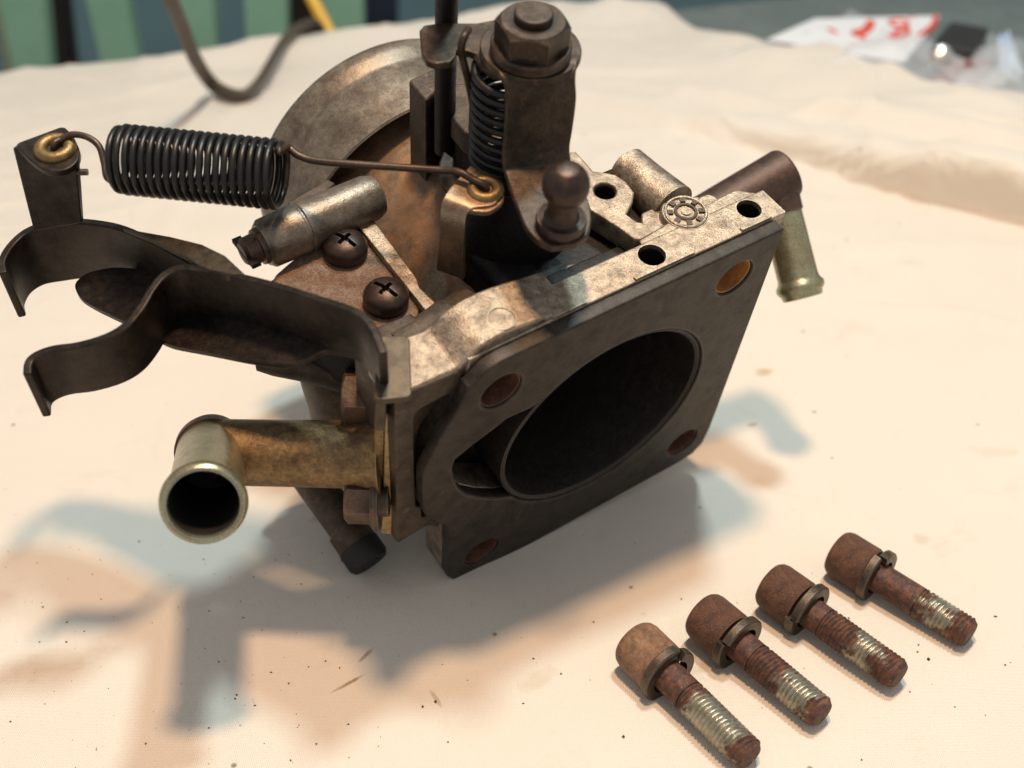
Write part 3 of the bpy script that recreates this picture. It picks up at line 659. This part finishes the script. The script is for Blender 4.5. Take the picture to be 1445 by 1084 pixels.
part('spring_hook', MB().tube(cr(hookB, 6), .070, 10), M['wire'], spr, ang=80)

# ---- idle adjuster, corroded plate, screws
i0, i1 = onB((373, 345), -3.3), onB((536, 273), -3.3)
idr = (i1-i0).normalized(); il = (i1-i0).length
adj = part('idle_adjuster', MB().lathe(i0, idr, [(-.05, .26), (-.05, .40), (.05, .48), (.75, .50), (.78, .475), (.81, .475), (.84, .50), (1.2, .48), (il-.25, .46), (il-.08, .40), (il, .25), (il+.02, .05)], 40), M['adj'], carb)
part('slotted_screw', MB().lathe(i0-idr*.42, idr, [(-.04, .02), (-.04, .20), (.03, .28), (.2, .29), (.26, .29), (.28, .35), (.42, .37)], 28), M['bolt_brown'], adj)
sx, sy, sz = frame(idr)
part('screw_slot', MB().box(i0-idr*.37, UP.cross(idr).normalized()*.40, idr.cross(UP.cross(idr)).normalized()*.05, idr*.09), M['black'], adj)
part('adjuster_ledge', MB().prism([onB(q, -3.4) for q in [(404, 286), (462, 252), (474, 258), (420, 300)]], EB*.4), M['alu_dark'], carb, .05)
cpl = [(383, 392), (420, 360), (470, 336), (512, 314), (566, 384), (590, 420), (592, 445), (572, 462), (545, 470), (510, 460), (470, 450), (420, 430), (388, 412)]
cp_ = part('corroded_plate', MB().prism(rpoly([onB(q, -2.95) for q in cpl], .25), EB*.22), M['rust_plate'], carb, .05)
part('plate_bed', MB().prism([onB(q, -2.72) for q in [(375, 400), (505, 305), (612, 446), (560, 490), (470, 475), (400, 440)]], EB*1.6), M['dark'], carb, .06)
part('gasket_edge', MB().prism(rpoly([onB(q, -3.12) for q in [(503, 316), (512, 309), (528, 311), (588, 392), (592, 405), (616, 428), (616, 442), (606, 445)]], .06), EB*.35), M['alu'], carb, .03)
for q in ((488, 357), (545, 427)):
    p = onB(q, -2.95)
    sc = part('phillips_screw', MB().lathe(p, UP, [(0, .36), (.02, .42), (.20, .43), (.30, .38), (.37, .27), (.41, .12), (.415, .02)], 32), M['screw'], carb)
    d1 = (EC*.93-EA*.37).normalized(); d2 = d1.cross(UP)
    carve(sc, [MB().box(p+UP*.42, d*l, d.cross(UP)*.045, UP*.17) for d, l in ((d1, .27), (d2, .17))])
    for d, l in ((d1, .255), (d2, .155)): part('slot_shade', MB().box(p+UP*.25, d*l, d.cross(UP)*.044, UP*.012), M['black'], sc)  # black floors put the recess shade into the colour
part('vacuum_tube', MB().tube(cr([onB((560, 497), -3.15), onB((600, 473), -3.1), onB((632, 450), -3.0), onB((660, 430), -2.9)], 6), [.38]*13+[.34]*6, 24), M['alu_dark'], carb)

# ---- throttle shaft stack
sh = loc_(onB((749, 70), -7.0)); 
def SH(b): return P(sh.x, b, sh.z)
part('throttle_shaft', MB().lathe(SH(-2.4), UP, [(0, .4), (4.4, .4), (4.4, .33), (5.0, .32), (5.05, .28), (5.05, .02)], 28), M['lever'], carb)
part('flat_washer', MB().lathe(SH(-6.94), UP, [(0, .35), (0, .67), (.03, .70), (.17, .70), (.20, .67), (.20, .35)], 44), M['lever'], carb)
nut = hexhead(SH(-7.14), UP, 1.12, .46, M['lever'], carb, 'hex_nut', .42, .10)
part('nut_bore', MB().lathe(SH(-7.592), UP, [(0, .40), (.012, .40)], 28), M['black'], nut)
part('shaft_end', MB().prism([SH(-7.50)+EA*(.33*math.cos(t))+EC*min(.26, .33*math.sin(t)) for t in [k*math.pi/14 for k in range(28)]], UP*.26), M['lever'], carb, .04)
# bent lever
lt = [((694, 88), -6.86), ((698, 98), -6.86), ((706, 112), -6.82), ((712, 124), -6.70), ((713, 150), -6.37), ((711, 190), -5.87), ((709, 215), -5.55), ((709, 232), -5.36), ((712, 246), -5.24), ((722, 275), -5.20), ((733, 305), -5.20), ((742, 325), -5.20), ((756, 341), -5.20), ((778, 353), -5.20)]
rt = [((818, 82), -6.86), ((815, 92), -6.86), ((812, 102), -6.82), ((811, 114), -6.70), ((812, 140), -6.37), ((807, 180), -5.87), ((803, 205), -5.55), ((804, 222), -5.36), ((808, 236), -5.24), ((822, 265), -5.20), ((832, 295), -5.20), ((834, 316), -5.20), ((828, 336), -5.20), ((812, 349), -5.20)]
part('throttle_lever', MB().ribbon(cr([onB(q, b) for q, b in lt], 4), cr([onB(q, b) for q, b in rt], 4), .15), M['lever'], carb, .035)
part('lever_disc', MB().lathe(SH(-6.78)+EA*.10+EC*.14, UP, [(0, .3), (0, .88), (.15, .88), (.15, .3)], 44), M['lever'], carb, .03)
bs = onB((791, 318), -5.28)
ball = part('ball_stud', MB().lathe(bs, UP, [(0, .42), (.14, .44), (.20, .42), (.22, .31), (.30, .27), (.52, .25), (.60, .27)]+[(.93-.40*math.cos(t), .40*math.sin(t)) for t in [.75+k*(math.pi-.75-.45)/14 for k in range(15)]]+[(1.29, .02)], 40), M['screw'], carb)
# stop plate
stp = [(592, 42), (598, 35), (619, 32), (673, 32), (700, 27), (760, 20), (800, 60), (760, 110), (695, 104), (676, 88), (671, 76), (660, 72), (645, 70), (643, 80), (636, 87), (615, 90), (601, 85), (595, 74)]
part('stop_plate', MB().prism([onB(q, -6.74) for q in stp], EB*.15), M['lever'], carb, .035)
rp = loc_(onB((630, 22), -6.74))
part('link_rod', MB().tube([P(rp.x, -11.0, rp.z), P(rp.x, -3.6, rp.z)], .205, 24), M['dark'], carb)
# torsion spring
N = 10; K = N*26; sp_path = [SH(-6.58+2.1*k/K)+EA*-.27+EC*.22+(EA*math.cos(2*math.pi*N*k/K)+EC*math.sin(2*math.pi*N*k/K))*.60 for k in range(K+1)]
part('torsion_spring', MB().tube(sp_path, .072, 8), M['spring'], carb, ang=80)
hk = [onB((661, 42), -7.1), onB((655, 52), -7.18), onB((651, 66), -7.0), onB((652, 78), -6.8), onB((656, 95), -6.55), onB((661, 115), -6.2), onB((667, 145), -5.6), onB((673, 175), -5.0)]
part('spring_leg', MB().tube(cr(hk, 5), .07, 10), M['wire'], carb, ang=80)

# ---- underside: foot post and lower body
f0 = onZ((522, 794), .36); f0 = f0+V((0, 0, .0))
fd = (EC+UP*.25-EA*.10).normalized()
post = part('foot_post', MB().lathe(f0, fd, [(-.02, .02), (-.02, .24), (0, .40), (.08, .46), (.9, .46), (.95, .40), (3.2, .46), (3.3, .02)], 32), M['alu_dark'], carb)
part('foot_tip', MB().lathe(f0-fd*.03, fd, [(0, .25), (0, .41), (.1, .475), (.5, .475), (.5, .3)], 32, True), M['black'], post)
part('foot_recess', MB().lathe(f0-fd*.035, fd, [(0, .22), (.02, .22)], 20), M['black'], post)
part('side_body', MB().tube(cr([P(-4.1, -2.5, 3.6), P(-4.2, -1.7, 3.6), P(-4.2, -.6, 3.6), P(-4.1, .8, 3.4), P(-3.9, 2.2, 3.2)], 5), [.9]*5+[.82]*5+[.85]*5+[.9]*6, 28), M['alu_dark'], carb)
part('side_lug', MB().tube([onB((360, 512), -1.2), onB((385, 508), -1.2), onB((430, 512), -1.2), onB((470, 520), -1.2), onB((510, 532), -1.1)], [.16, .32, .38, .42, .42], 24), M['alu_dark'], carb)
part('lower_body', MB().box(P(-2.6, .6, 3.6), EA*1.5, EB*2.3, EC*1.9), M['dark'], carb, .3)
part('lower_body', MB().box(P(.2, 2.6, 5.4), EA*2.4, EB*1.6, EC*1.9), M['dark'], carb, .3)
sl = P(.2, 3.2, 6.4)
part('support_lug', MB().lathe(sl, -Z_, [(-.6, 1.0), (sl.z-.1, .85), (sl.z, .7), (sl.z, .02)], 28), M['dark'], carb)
# ------------------------------------------------------------------ the four rusty flange bolts
def bolt_shank_mat(name, lo, hi, seed):
    """rust with a bright zinc stretch of thread between lo and hi (cm from the head)"""
    m, nt, b = new_mat(name)
    co = nd(nt, 'ShaderNodeTexCoord').outputs['Object']
    mp = nd(nt, 'ShaderNodeMapping'); mp.inputs['Location'].default_value = (seed, seed*.7, 0); nt.links.new(co, mp.inputs[0]); cs = mp.outputs[0]
    sx = nd(nt, 'ShaderNodeSeparateXYZ'); nt.links.new(co, sx.inputs[0])
    n = noise(nt, cs, 3.0, 6, .65); n2 = noise(nt, cs, 7, 6, .7)
    pos = math_(nt, 'ADD', math_(nt, 'MULTIPLY', sx.outputs[0], 100.0), math_(nt, 'MULTIPLY', math_(nt, 'SUBTRACT', n, .5), 1.7))
    z = math_(nt, 'MULTIPLY', ramp(nt, math_(nt, 'SUBTRACT', pos, lo), [(0, (0, 0, 0)), (.22, (1, 1, 1))]), ramp(nt, math_(nt, 'SUBTRACT', pos, hi), [(0, (1, 1, 1)), (.22, (0, 0, 0))]))
    rc = mixc(nt, ramp(nt, n2, [(.38, (0, 0, 0)), (.58, (1, 1, 1))]), (.15, .055, .028), (.05, .026, .021))
    rc = mixc(nt, ramp(nt, noise(nt, cs, 1.6, 6, .7, .5), [(.55, (0, 0, 0)), (.66, (.8, .8, .8))]), rc, (.22, .095, .042))
    rc = mixc(nt, ramp(nt, noise(nt, cs, 22, 3, .6), [(.62, (0, 0, 0)), (.72, (.7, .7, .7))]), rc, (.36, .24, .15))
    zc = mixc(nt, ramp(nt, n2, [(.4, (0, 0, 0)), (.7, (1, 1, 1))]), (.40, .385, .32), (.25, .20, .11))
    nt.links.new(mixc(nt, z, rc, zc), b.inputs['Base Color'])
    nt.links.new(math_(nt, 'ADD', math_(nt, 'MULTIPLY', z, .65), .2), b.inputs['Metallic'])
    nt.links.new(math_(nt, 'SUBTRACT', .68, math_(nt, 'MULTIPLY', z, .40)), b.inputs['Roughness'])
    bp = nd(nt, 'ShaderNodeBump'); bp.inputs['Strength'].default_value = .4; bp.inputs['Distance'].default_value = .0004
    nt.links.new(noise(nt, cs, 16, 6), bp.inputs['Height']); nt.links.new(bp.outputs[0], b.inputs['Normal'])
    return m
rust_light = metal('mottled_orange_rust', (.25, .105, .045), (.36, .24, .15), (.10, .05, .03), (.26, .10, .035), .25, 2.0, .2, (.55, .75), .5, 14)
def bolt(qh, qt, label, rust_m, zlo, zhi, thread0, seed, roll):
    h = onZ(qh, .555); t = onZ(qt, .35)
    d = (t-h).normalized(); L = (t-h).length
    root = bpy.data.objects.new('cap_bolt', None); col.objects.link(root); root.empty_display_size = .01
    base = V((h.x, h.y, 0))
    x = d; y = Z_.cross(x).normalized(); z = x.cross(y)
    root.matrix_world = Matrix(((x.x, y.x, z.x, h.x*S), (x.y, y.y, z.y, h.y*S), (x.z, y.z, z.z, h.z*S), (0, 0, 0, 1)))
    tag(root, label, 'bolt', 'rusty bolts lying in a row on the cloth')
    O = V((0, 0, 0))
    def lp(name, mb, mat, par=root, ang=38):
        me = mb.mesh(name, O, ang); o = bpy.data.objects.new(name, me); col.objects.link(o); o.parent = par; me.materials.append(mat); return o
    hd = lp('bolt_head', MB().lathe(O, X_, [(.30, .02), (.30, .26), (0, .27), (0, .42), (.02, .47), (.08, .515), (.18, .54), (.80, .54), (.86, .515), (.86, .3)], 48), rust_m)
    # spring washer with its split
    n = 40; r0, r1, th = .41, .615, .20
    vs, fs = [], []
    for k in range(n+1):
        a = roll+2*math.pi*(.985*k/n); off = .10*(k/n-.5)
        for (t_, r_) in ((.89, r0), (.89, r1-.03), (.92, r1), (.89+th-.03, r1), (.89+th, r1-.03), (.89+th, r0)):
            vs.append(V((t_+off, .03+r_*math.cos(a), r_*math.sin(a)-.02)))
    for k in range(n): fs += [(k*6+i, k*6+(i+1) % 6, (k+1)*6+(i+1) % 6, (k+1)*6+i) for i in range(6)]
    fs += [tuple(range(5, -1, -1)), tuple(n*6+i for i in range(6))]
    lp('spring_washer', MB().add(vs, fs), M['lockwasher'])
    prof = [(.85, .33), (thread0, .33)]
    t = thread0; pit = .092
    while t < L-.16:
        prof += [(t, .302), (t+pit*.18, .305), (t+pit*.45, .338), (t+pit*.62, .338), (t+pit*.95, .305)]; t += pit
    prof += [(L-.07, .31), (L, .26), (L, .02)]
    mb = MB().lathe(O, X_, prof, 40)
    # helix: let the thread lead by one pitch per turn
    for i, v in enumerate(mb.v):
        if thread0+.1 < v.x < L-.12: v.x += pit*.5*math.cos(math.atan2(v.z, v.y))
    lp('threaded_shank', mb, bolt_shank_mat('shank_'+str(int(seed*10)), zlo, zhi, seed), ang=25)
    return root
bolt((893, 904), (1059, 1069), 'rusty bolt nearest the camera, with a mottled pale head and long bright thread', rust_light, 1.75, 2.85, 1.62, .1, 1.2)
bolt((989, 864), (1161, 1009), 'rusty bolt second from the nearest, with a short bright zinc band just before its tip', M['rust'], 2.15, 2.80, 1.5, .4, 2.6)
bolt((1085, 822), (1270, 955), 'rusty bolt third from the nearest, between the banded one and the smooth shanked one', M['rust'], 2.15, 2.55, 1.45, .8, 3.0)
bolt((1180, 777), (1369.6, 896), 'rusty bolt farthest from the camera, with a long smooth shank and a short thread', M['rust'], 2.22, 2.62, 2.02, 1.3, 1.75)
# ------------------------------------------------------------------ things behind
green = flat('green_paint', (.27, .47, .32), .5, c2=(.23, .41, .28), scale=.2, bump=.1)
edge_paint = flat('pale_paint_edge', (.34, .33, .18), .6)
SY = 84.0
ch = empty('slatted_chair', (-12, SY, -75), 'green painted wooden chair back with upright slats behind the table', 'chair')
slats = [((-6, 0), (62, 0), 17, 71), ((120, 0), (179, 0), 144, 197), ((250, 0), (301, 0), 268, 308), ((344, 0), (405, 0), 349, 405), ((452, 0), (512, 0), 462, 514)]
for (l0, r0, lb, rb) in slats:
    a, b_ = onY(l0, SY), onY(r0, SY); c_, d_ = onY((rb, 100), SY), onY((lb, 100), SY)
    def ext(p, q, k): return p+(q-p)*k
    tl, tr, brr, bll = ext(d_, a, 2.6), ext(c_, b_, 2.6), ext(b_, c_, 3.2), ext(a, d_, 3.2)
    o = part('slat', MB().prism([tl, tr, brr, bll], Y_*1.6), green, ch, .15)
z1 = onY((200, 0), SY).z
part('top_rail', MB().box((-18, SY+.8, z1+11), X_*24, Y_*1.2, Z_*3), green, ch, .3)
part('seat_rail', MB().box((-18, SY+.8, z1-26), X_*24, Y_*1.2, Z_*3), green, ch, .3)
for sx_ in (-41, 5): part('chair_leg', MB().box((sx_, SY+.8, (z1-26-75)/2), X_*1.6, Y_*1.6, Z_*((z1-26+75)/2)), green, ch, .2)
part('pale_edge', MB().prism([onY((-9, 0), SY-.1), onY((-4, 0), SY-.1), onY((16.5, 103), SY-.1), onY((10, 103), SY-.1)], Y_*1.2), edge_paint, ch)  # pale strip along the left edge of the first slat
# dark upright behind
dp = part('dark_post', MB().prism([onY(q, 96) for q in [(44, -60), (78, -60), (104, 160), (74, 160)]], Y_*3), flat('dark_brown_wood', (.022, .013, .010), .6), None, .2)
tag(dp, 'dark brown wooden post between the first two green slats', 'post')
dp.location.z += 0
dp2 = part('dark_board', MB().prism([onY(q, 92) for q in [(404, -60), (452, -60), (470, 120), (404, 120)]], Y_*2), flat('dark_panel_wood', (.03, .02, .017), .6), None, .2)
tag(dp2, 'dark board standing behind the yellow rod and green slats', 'board')
dp3 = part('navy_board', MB().prism([onY(q, 100) for q in [(508, -60), (560, -60), (560, 120), (508, 120)]], Y_*2), flat('navy_cloth', (.02, .028, .06), .7), None, .2)
tag(dp3, 'navy blue board right of the last green slat', 'board')
yl = flat('yellow_paint', (.75, .43, .035), .4, c2=(.70, .38, .03))
yr = part('yellow_rod', MB().tube([onY((420, -40), 62), onY((442, 2), 61), onY((464, 44), 60), onY((474, 64), 59.5)], .34, 16), yl)
tag(yr, 'yellow painted rod slanting down behind the cloth edge', 'rod')
# twin flex loop
cm = flat('brown_black_flex', (.050, .038, .027), .5, c2=(.085, .063, .042), scale=4)
cpx = [((215, -60), 33.5), ((240, 0), 34.5), ((258, 42), 36), ((275, 85), 38), ((295, 117), 39.5), ((318, 134), 40.3), ((338, 139), 40.6), ((356, 131), 41.2), ((372, 112), 42.3), ((388, 82), 43.9), ((402, 60), 45.2), ((418, 46), 46.3), ((434, 40), 47.6), ((452, 52), 49.0)]
# distance along the table for each point of the flex
def on_cloth(q, lift=.3):
    d = ray(*q); lo_, hi_ = 10.0, 75.0
    for _ in range(600):
        p = EYE+d*lo_
        if p.z <= cloth_h(p.x, p.y)+lift: break
        lo_ += .1
    return p
right = [on_cloth(q, l) for q, l in (((338, 139), .25), ((352, 133), .3), ((368, 115), .5), ((384, 88), .7), ((398, 64), .6), ((412, 49), .4), ((426, 41), .35))]
tail = [right[-1]+V((.5, 1.6, -.5)), right[-1]+V((.9, 2.6, -3)), right[-1]+V((1.0, 2.9, -7))]
yc_ = right[0].y
left = [onY(q, yc_-dy_) for q, dy_ in (((215, -60), 7.0), ((240, 0), 5.6), ((258, 42), 3.9), ((275, 85), 2.2))]+[on_cloth((297, 119), .75), on_cloth((318, 134), .35)]
cpts = cr(left+right+tail, 6)
side = V((.55, -.35, .75)).normalized()
fx = empty('flex_cable', V((cpts[30].x, cpts[30].y, 0)), 'dark brown twin flex looping down onto the cloth behind the spring', 'cable')
for s_ in (-1, 1): part('cable_core', MB().tube([p+side*.17*s_+Z_*.1 for p in cpts], .19, 10), cm, fx)
# clear bag with a paper note and hardware
def film():
    m, nt, b = new_mat('clear_film')
    b.inputs['Base Color'].default_value = (.95, .93, .93, 1); b.inputs['Roughness'].default_value = .16; b.inputs['Specular IOR Level'].default_value = .8
    co = nd(nt, 'ShaderNodeTexCoord').outputs['Object']
    n = noise(nt, co, .8, 4)
    b.inputs['Alpha'].default_value = .36
    return m
def sheet(corners, nx, ny, amp, seed, lift):
    mb = MB(); vs = []
    for i in range(nx+1):
        for j in range(ny+1):
            u, v = i/nx, j/ny
            p = corners[0]*(1-u)*(1-v)+corners[1]*u*(1-v)+corners[2]*u*v+corners[3]*(1-u)*v
            w = mnoise.noise(V((u*4+seed, v*3, seed)))*amp + mnoise.noise(V((u*9+seed, v*8, seed)))*amp*.4
            vs.append(p+Z_*(w+lift*16*u*(1-u)*v*(1-v)))
    return mb.add(vs, [(i*(ny+1)+j, (i+1)*(ny+1)+j, (i+1)*(ny+1)+j+1, i*(ny+1)+j+1) for i in range(nx) for j in range(ny)])
bag = part('plastic_bag', sheet([onZ((1010, 85), .7), onZ((1330, 142), 1.0), onZ((1442, 112), .6), onZ((1200, 14), .3)], 40, 26, .40, 2.0, 1.1), film(), ang=60)
tag(bag, 'clear plastic bag with a paper note and hardware on the far right of the table', 'bag')
bag2 = part('plastic_bag', sheet([onZ((1330, 140), .6), onZ((1470, 150), .6), onZ((1470, 60), .3), onZ((1380, 48), .3)], 20, 16, .4, 5.0, 1.0), film(), ang=60)
tag(bag2, 'crumpled clear plastic wrap at the right edge of the photo', 'wrap')
pm = flat('white_paper', (.74, .72, .72), .8, c2=(.70, .68, .68), scale=.3)
pc = [onZ((1082, 56), 1.35), onZ((1276, 88), 1.5), onZ((1327, 22), 1.5), onZ((1150, 26), 1.3)]
pn = (pc[1]-pc[0]).cross(pc[3]-pc[0]).normalized()
note = empty('paper_note', pc[0]*.5+pc[2]*.5, 'white paper note with red handwriting inside the plastic bag', 'note')
part('sheet_of_paper', MB().prism([pc[0], pc[1], pc[2], pc[3]], -pn*.03), pm, note)
rm = flat('red_marker', (.62, .055, .035), .7, c2=(.70, .10, .06), scale=2)
nf = pc[0]+pn*.03
def onN(q): return hit(q[0], q[1], pn, nf)
strokes = [([(1168, 42), (1174, 44), (1180, 48)], .10), ([(1228, 35), (1222, 44), (1212, 49), (1204, 50)], .26), ([(1212, 50), (1220, 56)], .12), ([(1281, 33), (1270, 30), (1256, 32), (1264, 39), (1278, 40), (1280, 48), (1268, 54), (1262, 52), (1268, 44), (1280, 36)], .15), ([(1255, 51), (1262, 55)], .12), ([(1320, 24), (1317, 36), (1308, 44), (1297, 51)], .15), ([(1282, 27), (1290, 25)], .1)]
for s_, wd in strokes: part('pen_stroke', MB().tube(cr([onN(q) for q in s_], 5), wd, 8), rm, note)
hx = part('black_box', MB().prism([onZ(q, .2) for q in [(1306, 98), (1366, 110), (1388, 76), (1334, 66)]], Z_*1.25), flat('black_plastic', (.03, .024, .022), .4), None, .15)
tag(hx, 'small dark box inside the clear plastic bag', 'box')
kn = part('chrome_knob', MB().lathe(onZ((1326, 84), 1.2), V((-.2, -.7, .6)), [(0, .25), (.3, .28), (.45, .42), (.65, .46), (.82, .34), (.9, .02)], 28), metal('chrome', (.8, .76, .68), (.7, .66, .6), (.5, .45, .4), None, 0, 1, .95, (.12, .25), .02))
tag(kn, 'small shiny chrome knob beside the dark box in the bag', 'knob')
rc = part('red_cloth', sheet([onZ((1310, 116), .5), onZ((1392, 124), .5), onZ((1398, 84), 1.0), onZ((1330, 84), 1.0)], 10, 8, .2, 9, .3), flat('dull_red', (.22, .07, .065), .8, c2=(.16, .06, .06), scale=.8))
tag(rc, 'dull red cloth scrap lying in the clear bag', 'cloth')
bl_ = part('blue_tape', sheet([onZ((1408, 100), .6), onZ((1446, 104), .6), onZ((1424, 46), 1.6), onZ((1408, 50), 1.6)], 10, 10, .25, 4, .4), flat('pale_blue_film', (.42, .52, .68), .3, c2=(.6, .68, .8), scale=1.2))
tag(bl_, 'pale blue scrap of plastic at the right end of the bag', 'film')
